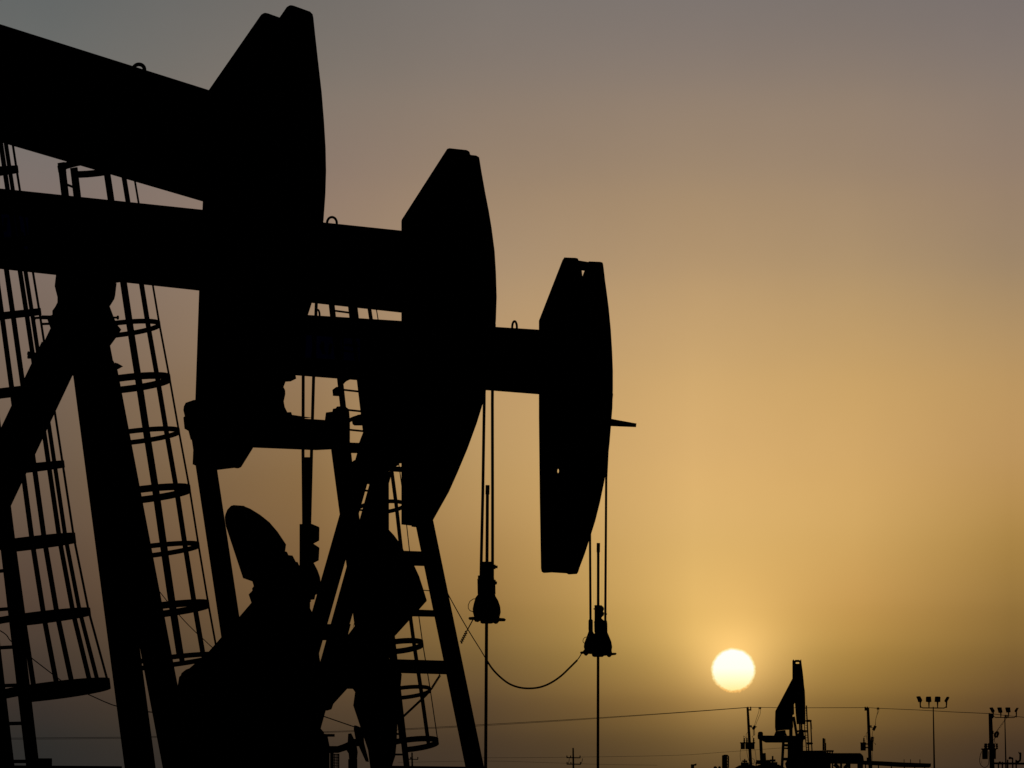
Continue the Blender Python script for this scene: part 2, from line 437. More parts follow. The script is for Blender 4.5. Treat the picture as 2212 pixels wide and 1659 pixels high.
# post, ladder and rear works of A stand left of the frame except for the ladder cage
apex = plA.at(-370, 200, .2)
MB().box(apex+Vector((0,0,-.12)), .7, .5, .5, plA.th).build('center_bearing', STEEL, A)
for s in (-1, 1):
    f0 = apex + plA.n*s*.15 + Vector((0,0,-.3))
    q = Vector((apex.x, apex.y, 0)) + plA.u*1.15 + plA.n*s*.75
    MB().bar(f0, q+Vector((0,0,.47)), .25, .2, plA.u).build('leg', STEEL, A)
    q = Vector((apex.x, apex.y, 0)) - plA.u*2.3 + plA.n*s*.75
    MB().bar(f0-plA.u*.1, q+Vector((0,0,.47)), .25, .2, plA.u).build('leg', STEEL, A)
ladder(A, plA, (-130,180), (35,1580), 31.35, 31.8, [(222,14),(380,38),(535,62),(690,87),(855,112),(1022,137),(1183,161),(1345,193),(1505,235)],
       [-33,10,-72,43.5,-109,83], sw=.034, rung=.262, zend=.5, rw=.085, thick0=0)
ZA = .0
base_frame(A, Plane(apex, 31), -5.2, 2.2)
rear_works(A, Plane(apex, 31), plA.at(-1230, 307-.2929*1230, .21))

# ================================================================== pump jack B
plB = Plane(W(950, 700, 44), -12.6)
B = thing('pumpjack', W(180, 900, 46), 'second nearest pumpjack, caged ladder beside its post, beam between the other two beams', 'pumpjack', 'pumpjacks in a row')
tB = .43
hv = [(867,1133,'n'),(867,478,'n'),(868,474,'n'),(963,326,'n'),(966,321.5,'n'),(971,320,'n'),(1008,324,'n'),(1013,327,'n'),(1015.5,333,'n')]
arcB = [(1036,345),(1040,370),(1048,415),(1056,456),(1062,492),(1068.6,543),(1071.5,590),(1073,641.5),(1071.4,691),(1067,745),(1058,810),(1043,872),(1030,914),(1010,969),(988,1021.6),(969.5,1063),(938,1119),(930,1134)]
hv += [(x, y, 'f') for x, y in arcB] + [(893,1136,'n')]
hv.pop(8)
hdB, nearB = horse_head(B, plB, hv, (8, 8+len(arcB)-1), tB)
bB = walking_beam(B, plB, [(-480,407-.105*480),(900,407+.105*900)], [(-480,581-.109*480),(900,581+.109*900)], .08, .28)
eye(bB, plB, 717, 482, 10.5, 13, .012, .2)
sign(bB, plB, [(-10,462),(27,464),(60,470),(62,540),(30,530),(-10,528)], .06, [[(8,470),(16,470),(14,500),(6,500)],[(26,480),(34,482),(32,520),(24,518)],[(40,500),(52,502),(50,512),(38,510)]])
rod_set(B, 44.3, [[(1052,700),(1046.5,800),(1046,872),(1043,1063),(1039.5,1213),(1039,1244)], [(1068,700),(1064,800),(1063.6,872),(1064,1063),(1064,1213),(1064,1244)]],
  [Q('Rs', [(497,938),(620,938),(652,945),(652,1130),(492,1130),(492,945)]),
   Q('Rs', [(470,1095),(492,1093),(652,1100),(655,1135),(665,1150),(668,1200),(670,1300),(468,1300),(465,1132),(472,1130)])],
  [(1033,1283),(1027,1291),(1023.4,1304),(1021,1315),(1021.5,1323),(1024,1332),(1013,1333),(1011.8,1335.5),(1014,1338),(1023.4,1338),(1026,1341.6),(1032,1342.8),(1037,1340),(1038,1344.6),(1041.6,1346),(1061,1346),(1066,1344.5),(1069.5,1346.6),(1074,1346),(1078.5,1341),(1090,1341),(1092.8,1338),(1089,1335.3),(1078.5,1334.5),(1081.6,1321),(1080.5,1309.6),(1076,1297),(1070.5,1288),(1069.5,1283)],
  1049, .0155, (1053, 1048, 1213, 3.5),
  extra=[([(1067,1224.5),(1075,1224.7)], .013), ([(1066,1224.5),(1070.5,1224.6)], .022), ([(1069,1259),(1073.6,1259.3)], .014), ([(1068,1258),(1071,1258)], .024)], cable_r=.0145)
MB().tube([W(x,y,44.2) for x,y in [(1029,1293),(1022,1294),(1015,1299),(1011.5,1307),(1011.5,1314),(1015,1319),(1022,1321.5)]], .0035, 6).build('load_cell_wire', RUBBER, B)
dB = plB.at(180, 700, .2).y
def bpoly(pts, off, t, name, parent=B, pl=plB, m=STEEL): return MB().prism(auto(pl, pts, off, t), pl.n*t).build(name, m, parent)
bpoly([(121,592),(118,618),(124,642),(124,653),(119,663),(113,671),(113,680),(100,684),(109,709),(62,808),(153,808),(159,812),(222,812),(252,812),(248,795),(248,785),(244,778),(238,747),(254,725),(262,712),(252,700),(245,683),(237,662),(247,646),(249,638),(252,612)], .03, .40, 'center_bearing')
bpoly([(248,783),(266,791.5),(248,796)], .1, .1, 'grease_fitting')
for pts, r in (([(118,686),(90,685.5)],.02),([(91,686),(75,687)],.012),([(76,688.5),(73,688.5)],.018),([(118,699),(88,700)],.012),([(60,763),(90,768)],.02),([(60,771),(88,771)],.018),([(240,686),(253,686)],.010),([(253,686),(256,686)],.020),([(245,698),(282,698)],.010),([(282,698),(286,698)],.020)):
    MB().tube([plB.at(x,y,.1) for x,y in pts], r, 8).build('bolt', STEEL, B)
def leg(parent, pl, tl, tr, bl, br, off0, off1, t, zend=.47):
    """leg traced by its left and right edge; leans from off0 to off1 across the machine"""
    a = pl.at((tl[0]+tr[0])/2, (tl[1]+tr[1])/2, off0); b = pl.at((bl[0]+br[0])/2, (bl[1]+br[1])/2, off1)
    wt = (tr[0]-tl[0])*px(a.y); q = down(a, b, zend)
    d = (b-a).normalized(); w = wt*abs(d.z)/math.sqrt(d.x*d.x+d.z*d.z)*1.0
    return MB().ibeam(a, q, w, t, .03, Vector((1,0,0)), .03).build('leg', STEEL, parent)
leg(B, plB, (158,800), (221,800), (266,1618), (329,1618), .0, -.45, .24)
leg(B, plB, (190,800), (252,800), (342,1618), (412,1618), .35, .8, .24)
leg(B, plB, (85,760), (176,760), (-76,1100), (15,1100), .05, -.3, .24)
leg(B, plB, (66,808), (150,808), (-72,1100), (12,1100), .35, .7, .2)
MB().bar(plB.at(285,1362,-.2), plB.at(335,1362,.5), .19, .08, Vector((0,0,1))).build('cross_brace', STEEL, B)
ladder(B, plB, (146,357), (262,1330), 45.6, 45.42, [(370,290),(482,309),(604,330),(724,350),(842,372),(957,392),(1082,415),(1203,434),(1330,455),(1440,475)],
       [20, 59,-28, 88,-58], rung=.26, zend=1.2, rw=.07, thick0=0, st=.016)
bpoly(Q('R1', [(375,1087),(432,1076),(434,1112),(436,1135),(382,1130)]), .6, .05, 'ladder_plate')
MB().prism([W(x,y,45) for x,y in ((-60,1652.5),(262,1655),(262,1700),(-60,1700))], Vector((0,.08,0))).build('guard_rail', STEEL, B)
MB().prism([W(x,y,44.9) for x,y in ((61,1638),(108,1638),(108,1654),(61,1654))], Vector((0,.2,0))).build('junction_box', STEEL, B)
apB = plB.at(180, 640, .0)
base_frame(B, Plane(apB, -12.6), -5.6, 2.4, 1.0)
rear_works(B, Plane(apB, -12.6), plB.at(-430, 581-.109*430, .22), way=-1)

# ================================================================== pump jack C
plC = Plane(W(1230, 800, 56), -35)
Cc = thing('pumpjack', W(850, 1100, 57.5), 'third pumpjack, in the middle, slim horse head with a bar sticking out of its front', 'pumpjack', 'pumpjacks in a row')
tC = .56
arcC = [(1303,571),(1305.4,590),(1306.9,604),(1308,612),(1310.5,630),(1315,665),(1319.5,712),(1322.5,760),(1324,800),(1324,840),(1323,880),(1321,905),(1317,955),(1312,1000),(1309.3,1017.3),(1305,1042),(1296,1085),(1286,1125),(1275,1160),(1263,1197),(1252,1226),(1249,1236)]
hv = [(1215,562,'n'),(1164,693,'n'),(1164,900,'n'),(1165.3,1017.3,'n'),(1166,1080,'n'),(1168.5,1228,'n'),(1170,1235,'n'),(1174,1237.5,'n'),(1246,1240,'f')] + [(x,y,'f') for x,y in reversed(arcC)] + [(1301.5,567,'f'),(1298,565.8,'f'),(1219,556,'n')]
k0 = 8; k1 = 8+len(arcC); jh = [i for i, v in enumerate(hv) if v[:2] == (1309.3,1017.3)][0]
hdC, nearC = horse_head(Cc, plC, hv, (k0, k1), tC, hole=(1204.4,1017.3,2.9,5.2,3,jh), slot=(len(arcC)-2, len(arcC)-2))
MB().prism([plC.at(x,y,tC) for x,y in ((1322,905),(1375,914.7),(1374,922.8),(1320,920.6))], -plC.n*.12).build('front_bar', STEEL, hdC)
bC = walking_beam(Cc, plC, [(525,682-.0637*168),(1230,682+.0637*537)], [(525,811-.078*115),(1230,811+.078*590)], .13, .28)
eye(bC, plC, 1111.5, 707, 5, 13, .014, .25); eye(bC, plC, 686, 682, 4.5, 13, .013, .25)
sign(bC, plC, [(662,724),(778,732),(777,780),(659,772)], .12,
  [[(673,726),(680,726),(679,745),(683,772),(672,772),(675,745)],[(694,738),(700,738),(700,752),(690,752)],[(712,742),(718,744),(714,764),(708,766)],[(719,726),(734,728),(738,777),(724,777)],[(738,728),(742,728),(742,776),(738,776)],[(745,742),(775,746),(775,750),(745,747)],[(690,745),(696,745),(704,765),(696,765)]])
rod_set(Cc, 56.2, [[(1281,900),(1276,1040),(1274.5,1160),(1275.6,1345)], [(1322,850),(1314,940),(1309.5,1033),(1307.5,1345)]],
  [Q('Rcl', [(428,340),(590,345),(640,395),(650,440),(625,495),(650,520),(645,580),(610,610),(585,650),(650,710),(650,1010),(440,1010),(425,960),(420,800),(428,700)]),
   Q('Rcl', [(300,676),(372,680),(385,705),(385,960),(290,960),(283,900),(285,700)]), Q('Rcl', [(650,710),(715,706),(728,780),(730,970),(650,970)])],
  Q('Rcl', [(290,950),(240,1090),(190,1220),(175,1310),(190,1380),(150,1430),(95,1440),(85,1460),(110,1485),(175,1485),(200,1520),(240,1530),(290,1485),(365,1490),(380,1540),(420,1558),(620,1558),(655,1530),(720,1525),(750,1560),(800,1562),(838,1520),(930,1510),(948,1490),(930,1465),(838,1465),(828,1410),(842,1330),(820,1200),(770,1080),(725,970),(650,965),(640,1000),(450,1000),(410,1012),(380,950)]),
  1291.6, .0165, (1292.3, 1173, 1307, 3),
  extra=[(Q('Rcl', [(402,432),(440,432)]), .009), (Q('Rcl', [(412,745),(440,745)]), .009), (Q('Rcl', [(690,553),(718,553)]), .009)], cable_r=.0145)
MB().tube([W(x,y,56.1) for x,y in Q('Rcl', [(235,1090),(190,1110),(158,1145),(150,1190),(165,1225),(185,1242)])], .004, 6).build('load_cell_wire', RUBBER, Cc)

def cp_(pts, off, t, name, m=STEEL, parent=Cc, reg=None): 
    if reg: pts = Q(reg, pts)
    return MB().prism(auto(plC, pts, off, t), plC.n*t).build(name, m, parent)
cp_([(783,812),(905,820),(888,860),(880,930),(893,1001),(800,1001),(798,1046),(797,1046),(797,1000),(790,975),(775,958),(785,932),(793,900),(785,866),(782,849)], .15, .22, 'center_bearing')
for pts, r in ((Q('Rm',[(1830,535),(1900,520)]),.02),(Q('Rm',[(1825,550),(1905,550)]),.05),(Q('Rm',[(1860,515),(1945,500)]),.04),(Q('Rm',[(1920,400),(1950,400)]),.03)):
    MB().tube([plC.at(x,y,.1) for x,y in pts], r, 8).build('bolt', STEEL, Cc)
leg(Cc, plC, (783,940), (823,940), (669,1337), (711,1337), .15, -.1, .2)
leg(Cc, plC, (806,1020), (846,1020), (717,1337), (759,1337), .3, .6, .2)
leg(Cc, plC, (862,960), (902,960), (1001,1640), (1043,1640), .3, .75, .2)
cp_([(798,1000),(840,1000),(841,1440),(798,1440)], .2, .2, 'center_post')
def brace(pts, d, t=.12, name='cross_brace', parent=Cc): return MB().prism([W(x,y,d) for x,y in pts], Vector((0,t,0))).build(name, STEEL, parent)
brace([(800,1187),(912,1191),(919,1222),(800,1219)], 57.6)
brace([(800,1313),(938,1318),(943,1332),(800,1329)], 57.6)
brace([(841,1423.5),(962,1427),(968,1456.5),(841,1453)], 57.6)
brace([(842,1654),(1008,1656),(1014,1690),(842,1690)], 57.6)
brace([(706,1348),(757,1348),(748,1382.5),(697,1382.5)], 57.2)
brace([(730,955),(790,957),(800,978),(730,977)], 57.6)
brace([(840,1007),(890,1009),(890,1020),(840,1017)], 57.4)
brace([(762,1356),(830,1150),(800,1150),(765,1345)], 58.1, .1, 'back_brace')
# ladder
ladder(Cc, plC, (739,640), (826,1412), 57.95, 57.2, [(655,812),(740,826),(830,838),(920,851),(1013,864),(1108,877),(1226,890),(1305,902),(1405,916),(1503,932),(1612,948)],
       [-14,35,84,-72], spacing=.48, rung=.257, zend=1.2, rw=.07, thick0=0)
cp_([(726,836),(718,842),(719,855),(734,856),(733,836)], .3, .05, 'ladder_lug')
# equaliser: runs across the machine
eo = plC.at(560, 820, .27)
plE = Plane(eo, 55)
def ep(pts, off, t, name, reg=None, parent=Cc):
    if reg: pts = Q(reg, pts)
    return MB().prism(auto(plE, pts, off, t), plE.n*t).build(name, STEEL, parent)
eq = ep([(415,890),(560,898),(638,903),(700,907),(745,915),(745,940),(712,953),(688,970),(683,972.5),(547,967),(440,955),(415,940)], -.12, .24, 'equalizer')
ep([(560,800),(638,808),(640,818),(628,824),(617,823.5),(612,835),(616,843),(616.5,851),(613,867),(615,879),(621,891),(629,890),(631,896),(634,905),(520,900),(505,870),(505,810)], -.16, .32, 'tail_bearing')
ep([(470,862),(418,864),(401,870),(397,878),(396,886),(399,899),(396,902),(398.5,926),(407,931),(412,950),(470,950)], -.05, .1, 'wrist_bearing')
ep([(701,912),(704,891),(718,889),(719,883),(725,882),(728,878),(746,878),(754,884),(756,911),(756,950),(713,952)], -.05, .1, 'wrist_bearing')
def arm(tl, tr, bl, br, off0, off1, name, t=.14):
    a = plC.at((tl[0]+tr[0])/2, tl[1], off0); b = plC.at((bl[0]+br[0])/2, bl[1], off1)
    return MB().ibeam(a, b, (tr[0]-tl[0])*px(a.y), t, .03, Vector((1,0,0)), .04).build(name, STEEL, Cc)
offN = (plE.at(441, 950) - plC.o).dot(plC.n); offF = (plE.at(735, 950) - plC.o).dot(plC.n)
arm((408,905),(452,905),(490,1440),(531,1440), offN, offN, 'pitman_arm')
arm((708,915),(749,915),(781,1470),(824,1470), offF, offF, 'pitman_arm')
# cranks with counterweights
cn = cp_([(513,1337),(543,1302),(600,1290),(660,1296),(684,1340),(680,1440),(560,1560),(470,1600),(410,1570),(387,1470),(392,1454),(402,1446),(423,1439)], offN+.15, .12, 'crank')
cp_([(486,1124),(485.5,1117),(487,1111),(491,1101),(499,1092.5),(506,1091),(525,1092.5),(541,1099),(562,1112),(582,1128),(600,1149),(618,1176),(616,1191),(620,1192),(623,1199),(632,1200),(639,1213.5),(643,1214),(646,1221),(660,1224),(672,1300),(560,1320),(543,1302),(537,1284),(545,1276),(544.5,1271),(548,1266),(545,1256),(531,1251),(525,1249),(488,1137)], offN-.12, .2, 'counterweight', parent=cn)
cf = cp_([(922,1298),(905,1317),(855,1372),(841,1385),(841,1424),(868,1456),(862,1520),(859,1543),(857,1602),(854,1633),(849,1648),(835,1700),(805,1700),(795,1620),(778,1569),(763,1524),(767,1495),(762,1488),(750,1488),(707,1535),(704,1532),(745,1380),(768,1350),(775,1300)], offF-.3, .12, 'crank')
cp_([(775,1200),(785,1150),(800,1120),(838,1142),(851,1156),(861,1169.5),(869,1181),(872,1189),(895,1222),(905.6,1245),(914,1271),(922,1297),(905,1317),(870,1350),(800,1330)], offF-.1, .2, 'counterweight', parent=cf)
# gearbox and drive between the cranks
gx = plC.at(560, 1500, .3)
cp_([(500,1349),(684,1345),(690,1420),(694,1440),(693,1500),(697,1535),(693,1574),(700,1582),(700,1585),(708,1586),(708,1592),(712,1612),(712,1720),(360,1720),(356,1640),(374,1540),(387,1462),(461,1400)], .05, .5, 'gearbox')
cp_([(404,1700),(712,1700),(712,1950),(404,1950)], .0, .6, 'gearbox_stand')
cp_([(700,1585.5),(723,1585.5),(723,1591.5),(700,1591.5)], .2, .08, 'brake_lever')
base_frame(Cc, Plane(plC.at(850,1100,0), -35), -4.2, 2.3, 1.0)

# ================================================================== loose things round the near machines
vl = thing('pipe_valve', W(765,1640,60), 'squat valve on a short pipe low between the legs of the middle pumpjack', 'valve')
MB().prism([W(x,y,60) for x,y in ((752,1585),(758,1584),(764,1596),(768,1596),(764,1575),(765,1567),(769,1567),(781,1572),(785,1590),(786,1605),(795,1640),(796,1646),(790,1645),(775,1612),(770,1612),(772,1625),(770,1645),(768,1668),(757,1668),(754,1640),(753,1628),(748,1620),(751,1602))], Vector((0,.15,0))).build('valve_body', RUST, vl)
MB().tube([W(x,y,60.1) for x,y in ((700,1619),(730,1619),(745,1614),(758,1608))], .045, 10).build('pipe', RUST, vl)
MB().tube([W(762,1640,60.1), down(W(762,1600,60.1), W(762,1640,60.1), 0)], .06, 10).build('riser', RUST, vl)
sf = thing('wire_screen', W(725,1650,66), 'small upright wire screen beside the low pipe valve', 'screen')
m_ = MB()
for x in (719,722.5,726,729.5,732): m_.tube([W(x,1628,66), W(x,1690,66)], .008, 5)
for y in range(1630, 1690, 6): m_.tube([W(719,y,66), W(732,y+.5,66)], .006, 5)
m_.build('mesh_panel', STEEL, sf)
MB().bar(down(W(717,1626,66),W(717,1690,66),0), W(717,1626,66), .05, .05).build('post', STEEL, sf)

def wire(pts, r, name, m, label, cat, group=None):
    return tag(MB().tube(pts, r, 6).build(name, m), label, cat, group)
def spline(pts, n=8):
    out = []
    P_ = [pts[0]]+list(pts)+[pts[-1]]
    for i in range(1, len(P_)-2):
        for k in range(n):
            t_ = k/n; a, b, c, d = P_[i-1], P_[i], P_[i+1], P_[i+2]
            out.append(tuple(.5*((2*b[j])+(-a[j]+c[j])*t_+(2*a[j]-5*b[j]+4*c[j]-d[j])*t_*t_+(-a[j]+3*b[j]-3*c[j]+d[j])*t_**3) for j in range(2)))
    out.append(pts[-1]); return out
def coil(p, q, r_px, d, turns, wr, name, label):
    pts = []; n = turns*10; ax_ = Vector((q[0]-p[0], q[1]-p[1])); ax_n = ax_.normalized(); pe = Vector((-ax_n.y, ax_n.x))
    for i in range(n+1):
        a = 2*math.pi*turns*i/n; c = Vector(p)+ax_*(i/n)+pe*r_px*math.sin(a)
        v = W(c.x, c.y, d); v.y += r_px*px(d)*math.cos(a); pts.append(v)
    return tag(MB().tube(pts, wr, 5).build(name, RUBBER), label, 'cable')
# hose slung from pump C to its carrier bar
hs = thing('hanging_hose', W(1145,1487,56), 'black hose sagging between the front leg and the rod hanger of the middle pumpjack', 'hose')
MB().tube([W(x,y,56.4) for x,y in spline([(966,1280),(974,1295),(985,1315),(1002,1345),(1020,1375),(1037,1402),(1050,1424)])], .006, 6).build('wire', RUBBER, hs)
MB().tube([W(x,y,56.3) for x,y in spline([(1050,1424),(1063,1444),(1080,1462),(1100,1477),(1122,1485),(1145,1487),(1168,1484),(1190,1475),(1212,1460),(1232,1441),(1247,1426)])], .0115, 8).build('hose', RUBBER, hs)
MB().tube([W(x,y,56.25) for x,y in ((1247,1426),(1252,1419),(1256,1412))], .006, 6).build('wire_end', RUBBER, hs)
cc_ = coil((995.5,1389), (1008,1364), 2.6, 44.2, 6, .0055, 'coiled_cable', 'curly black cable hanging off the rod hanger of the second nearest pumpjack')
MB().tube([W(x,y,44.2) for x,y in [(1008,1364),(1011,1358),(1016,1349),(1023,1336)]], .0055, 6).build('cable_end', RUBBER, cc_)
cd_ = coil((933,1486), (951,1458), 2.0, 56, 11, .006, 'coiled_cable', 'curly black cable crossing the ladder cage of the middle pumpjack')
MB().tube([W(x,y,56) for x,y in ((933,1486),(920,1502),(900,1521),(870,1549),(858,1560))], .014, 6).build('cable_end', RUBBER, cd_)
wire([W(x,y,40) for x,y in spline([(-60,1330)]+Q('R4', [(20,695),(75,755),(170,835),(240,890),(370,990),(410,1020),(485,1070),(680,1160),(760,1195),(835,1220),(1040,1258),(1200,1265)]))], .0045, 'slack_cable', RUBBER, 'thin slack cable sagging behind the ladder cage at the left edge', 'cable', 'slack cables')
wire([W(x,y,50) for x,y in spline(Q('R4', [(1080,340),(1155,435),(1200,490),(1310,615),(1400,705),(1445,745),(1510,805),(1600,870)]))], .0045, 'slack_cable', RUBBER, 'thin slack cable crossing behind the ladder cage of the second nearest pumpjack', 'cable', 'slack cables')
wire([W(x,y,60.5) for x,y in ((650,1530),(701,1548),(765,1570))], .007, 'slack_cable', RUBBER, 'short taut cable running down to the low pipe valve', 'cable', 'slack cables')
wire([W(x,y,58.5) for x,y in ((905,1273),(916,1275),(930,1276.5),(945,1278))], .006, 'slack_cable', RUBBER, 'tiny cable end behind the front leg of the middle pumpjack', 'cable', 'slack cables')

# ================================================================== far pump jack D
DD = 270.0
D = thing('pumpjack', W(1720,1600,DD), 'distant pumpjack right of the sun, seen almost end on', 'pumpjack', 'pumpjacks in a row')
def dp(pts, t, name, m=STEEL, dd=0, parent=D, reg='Rd'): return MB().prism([W(x,y,DD+dd) for x,y in Q(reg, pts)], Vector((0,t,0))).build(name, m, parent)
hd = dp([(955,290),(1070,290),(1082,375),(1092,460),(1105,600),(1112,640),(1117,760),(1119,900),(1120,1085),(1012,1082),(1000,960),(988,795),(960,520),(955,480)], .5, 'horse_head', dd=-.6)
dp([(955,252),(965,234),(971,248),(994,248),(994,289),(955,289)], .5, 'side_plate', dd=-.6, parent=hd)
dp([(1044,248),(1056,248),(1064,233),(1070,289),(1044,289)], .5, 'side_plate', dd=-.6, parent=hd)
dp([(985,240),(1043,240),(1043,270),(995,270)], .2, 'top_plate', dd=-.5, parent=hd)
dp([(958,480),(1010,470),(1030,560),(1010,740),(988,792),(970,825),(973,955),(952,965),(960,1120),(948,1150),(905,1157),(860,1157),(735,1172),(728,1120),(728,1040),(732,910)], .6, 'walking_beam', dd=.1)
dp([(497,1240),(503,1192),(518,1181),(545,1180),(560,1190),(564,1205),(564,1231),(1100,1235),(1115,1232),(1126,1278),(1095,1285),(1090,1325),(605,1325),(560,1303),(500,1275)], .4, 'equalizer', dd=1.2)
dp([(713,1232),(738,1172),(770,1170),(765,1215),(775,1170),(858,1160),(862,1195),(880,1232)], .5, 'tail_bearing', dd=1.2)
dp([(513,1270),(552,1270),(574,1700),(534,1700)], .15, 'pitman_arm', dd=1.0)
dp([(910,1120),(952,1110),(952,1235),(910,1235)], .3, 'center_bearing', dd=.6)
def dleg(a, b, w, dd):
    p = W(*Q('Rd',[a])[0], DD+dd); q = W(*Q('Rd',[b])[0], DD+dd); q = down(p, q, .4)
    MB().bar(p, q, w, .25).build('leg', STEEL, D)
dleg((965,985),(1078,1659), .14, .4); dleg((830,1325),(812,1659), .15, .5); dleg((905,1325),(905,1659), .15, .5); dleg((930,1160),(925,1659), .15, .9)
dp([(845,1342),(905,1342),(905,1380),(845,1375)], .12, 'cross_brace', dd=.6); dp([(845,1388),(905,1390),(905,1412),(840,1408)], .12, 'cross_brace', dd=.6)
dp([(832,1522),(900,1522),(900,1562),(830,1560)], .12, 'cross_brace', dd=.6)
dp([(903,1320),(985,1320),(1090,1290),(1090,1700),(890,1700),(862,1600),(880,1570),(895,1540)], .8, 'gearbox', dd=1.6)
dp([(1055,1160),(1072,1148),(1095,1160),(1103,1235),(1120,1280),(1100,1290),(1010,1235),(1035,1190)], .2, 'carrier_bar', dd=-.5)
for x in (1040,1050,1064,1074): MB().tube([W(*Q('Rd',[(x,1080)])[0],DD-.5), W(*Q('Rd',[(x+3,1190)])[0],DD-.5)], .028, 6).build('bridle_cable', CABLE, D)
def dbar(p, q, w, name='ladder', parent=D, dd=.2): 
    a, b = W(*Q('Rd',[p])[0], DD+dd), W(*Q('Rd',[q])[0], DD+dd); return MB().bar(a, b, w, .05).build(name, STEEL, parent)
lad = dbar((1132,838),(1163,1440), .075)
dbar((1104,1085),(1136,1440), .05, 'rail', lad)
for i in range(18):
    y = 875+i*32; x = 1132+(y-838)*.051
    MB().bar(W(*Q('Rd',[(x-(28 if y>1085 else 14),y)])[0],DD+.2), W(*Q('Rd',[(x,y+3)])[0],DD+.2), .03, .03).build('rung', STEEL, lad)
cg = dbar((1188,1040),(1206,1440), .07, 'safety_cage')
dbar((1196,1045),(1207,1150), .02, 'strap', cg)
for (x0, x1, y) in ((1125,1197,1040),(1000,1145,1175),(1140,1212,1336)):
    ps = []
    for i in range(24):
        a = 2*math.pi*i/24; cx_, rx_ = (x0+x1)/2, (x1-x0)/2
        v = W(*Q('Rd',[(cx_+rx_*math.cos(a), y+7*math.sin(a))])[0], DD+.2); v.y += .3*math.sin(a); ps.append(v)
    MB().tube(ps, .035, 6, closed=True).build('hoop', STEEL, cg)
MB().box(W(1715,1668,DD+1)*1.0+Vector((0,0,-CAMH+.25)), 5.5, 2.5, .5).build('base_frame', STEEL, D)
# ================================================================== compressor skid and pipework right of D
def flat(name, label, cat, x, d, parts, group=None, reg='Rd'):
    th = thing(name, W(x,1660,d), label, cat, group)
    for nm, pts, t_, m, dd in parts:
        MB().prism([W(a,b,d+dd) for a,b in (Q(reg, pts) if reg else pts)], Vector((0,t_,0))).build(nm, m, th)
    return th
GR = 1668+CAMH*F/240
gq = lambda d, reg: ((HOR+CAMH*F/d)-REG[reg][1])/REG[reg][2]
d_ = 262; gy = gq(d_, 'Rd')
cs = flat('compressor_skid', 'low dark engine skid with twin exhaust stacks beside the distant pumpjack', 'machine', 1770, d_, [
  ('housing', [(1088,1430),(1345,1428),(1395,1432),(1398,1455),(1440,1458),(1440,gy),(1088,gy)], 2.5, TANKM, 0),
  ('exhaust_stack', [(1346,1268),(1360,1264),(1368,1268),(1368,1428),(1346,1428)], .2, RUST, .8),
  ('exhaust_stack', [(1372,1275),(1382,1272),(1383,1328),(1392,1332),(1393,1430),(1372,1430)], .2, RUST, 1.2)])
m_ = MB()
for x in (1412,1442,1472): m_.tube([W(*Q('Rd',[(x,1432)])[0],d_+.5), W(*Q('Rd',[(x,1462)])[0],d_+.5)], .04, 6)
m_.tube([W(*Q('Rd',[(1395,1434)])[0],d_+.5), W(*Q('Rd',[(1490,1436)])[0],d_+.5)], .05, 6)
m_.build('handrail', RUST, cs)
d_ = 264
ht = flat('horizontal_tank', 'long dark horizontal tank on legs beside the engine skid', 'tank', 1830, d_, [
  ('shell', [(1430,1470),(1450,1462),(1838,1462),(1862,1480),(1878,1502),(1886,1560),(1884,1606),(1430,1600)], 2.2, TANKM, 0)]
  + [('leg', [(x,1598),(x+w,1598),(x+w,gy),(x,gy)], .3, STEEL, .8) for x, w in ((1442,10),(1470,14),(1578,24),(1685,26),(1805,70))])
MB().bar(W(*Q('Rd',[(1500,1605)])[0],d_+.6), W(*Q('Rd',[(1560,1665)])[0],d_+.6), .22, .15).build('brace', STEEL, ht)
MB().bar(W(*Q('Rd',[(1690,1605)])[0],d_+.6), W(*Q('Rd',[(1630,1665)])[0],d_+.6), .22, .15).build('brace', STEEL, ht)
# long pipe rack between tank and first floodlight mast
d_ = 266; gy = gq(d_, 'Re')
pr = flat('pipe_rack', 'long level pipe rack running right from the horizontal tank to below the taller floodlight mast', 'pipe rack', 1930, d_, [
  ('deck', [(70,1560),(300,1567),(640,1585),(995,1598),(990,1640),(965,1652),(600,1645),(300,1625),(70,1612)], .8, STEEL, 0)]
  + [('post', [(x,1600),(x+12,1600),(x+12,gy),(x,gy)], .2, STEEL, .3) for x in (130,300,470,640,775,905)], reg='Re')
for x, y, w in ((160,1553,18),(640,1575,5),(724,1575,5),(848,1578,8)):
    MB().box(W(*Q('Re',[(x,y+8)])[0], d_+.4), w*.1648*px(d_), .2, .35).build('pipe_cap', RUST, pr)
d_ = 250; gy = gq(d_, 'Re')
pr = flat('pipe_rack', 'pipe rack with upright valves at the right edge, under the shorter floodlight mast', 'pipe rack', 2190, d_, [
  ('deck', [(1800,1583),(2400,1588),(2400,1617),(1800,1610)], .5, STEEL, 0)]
  + [('post', [(x,1600),(x+w,1600),(x+w,gy),(x,gy)], .2, STEEL, .2) for x, w in ((1872,14),(1924,14),(1992,16),(2060,14),(2105,14),(2260,14))], reg='Re')
for x, y, w in ((1897,1572,22),(1931,1575,10),(2000,1548,14),(2065,1523,14),(2110,1550,14)):
    MB().prism([W(a,b,d_+.1) for a,b in Q('Re',[(x-w/2,y),(x+w/2,y),(x+w/2,1590),(x-w/2,1590)])], Vector((0,.2,0))).build('valve', RUST, pr)
for pts, r_ in (([(2110,1570),(2135,1575),(2158,1562),(2163,1540),(2165,1466)],.055),([(2148,1466),(2176,1466)],.05),([(2140,1445),(2147,1466)],.02),([(2060,1530),(2045,1528),(2016,1524)],.05),([(2016,1518),(2036,1534)],.07)):
    MB().tube([W(*q,d_+.2) for q in Q('Re',pts)], r_, 8).build('pipe', RUST, pr)
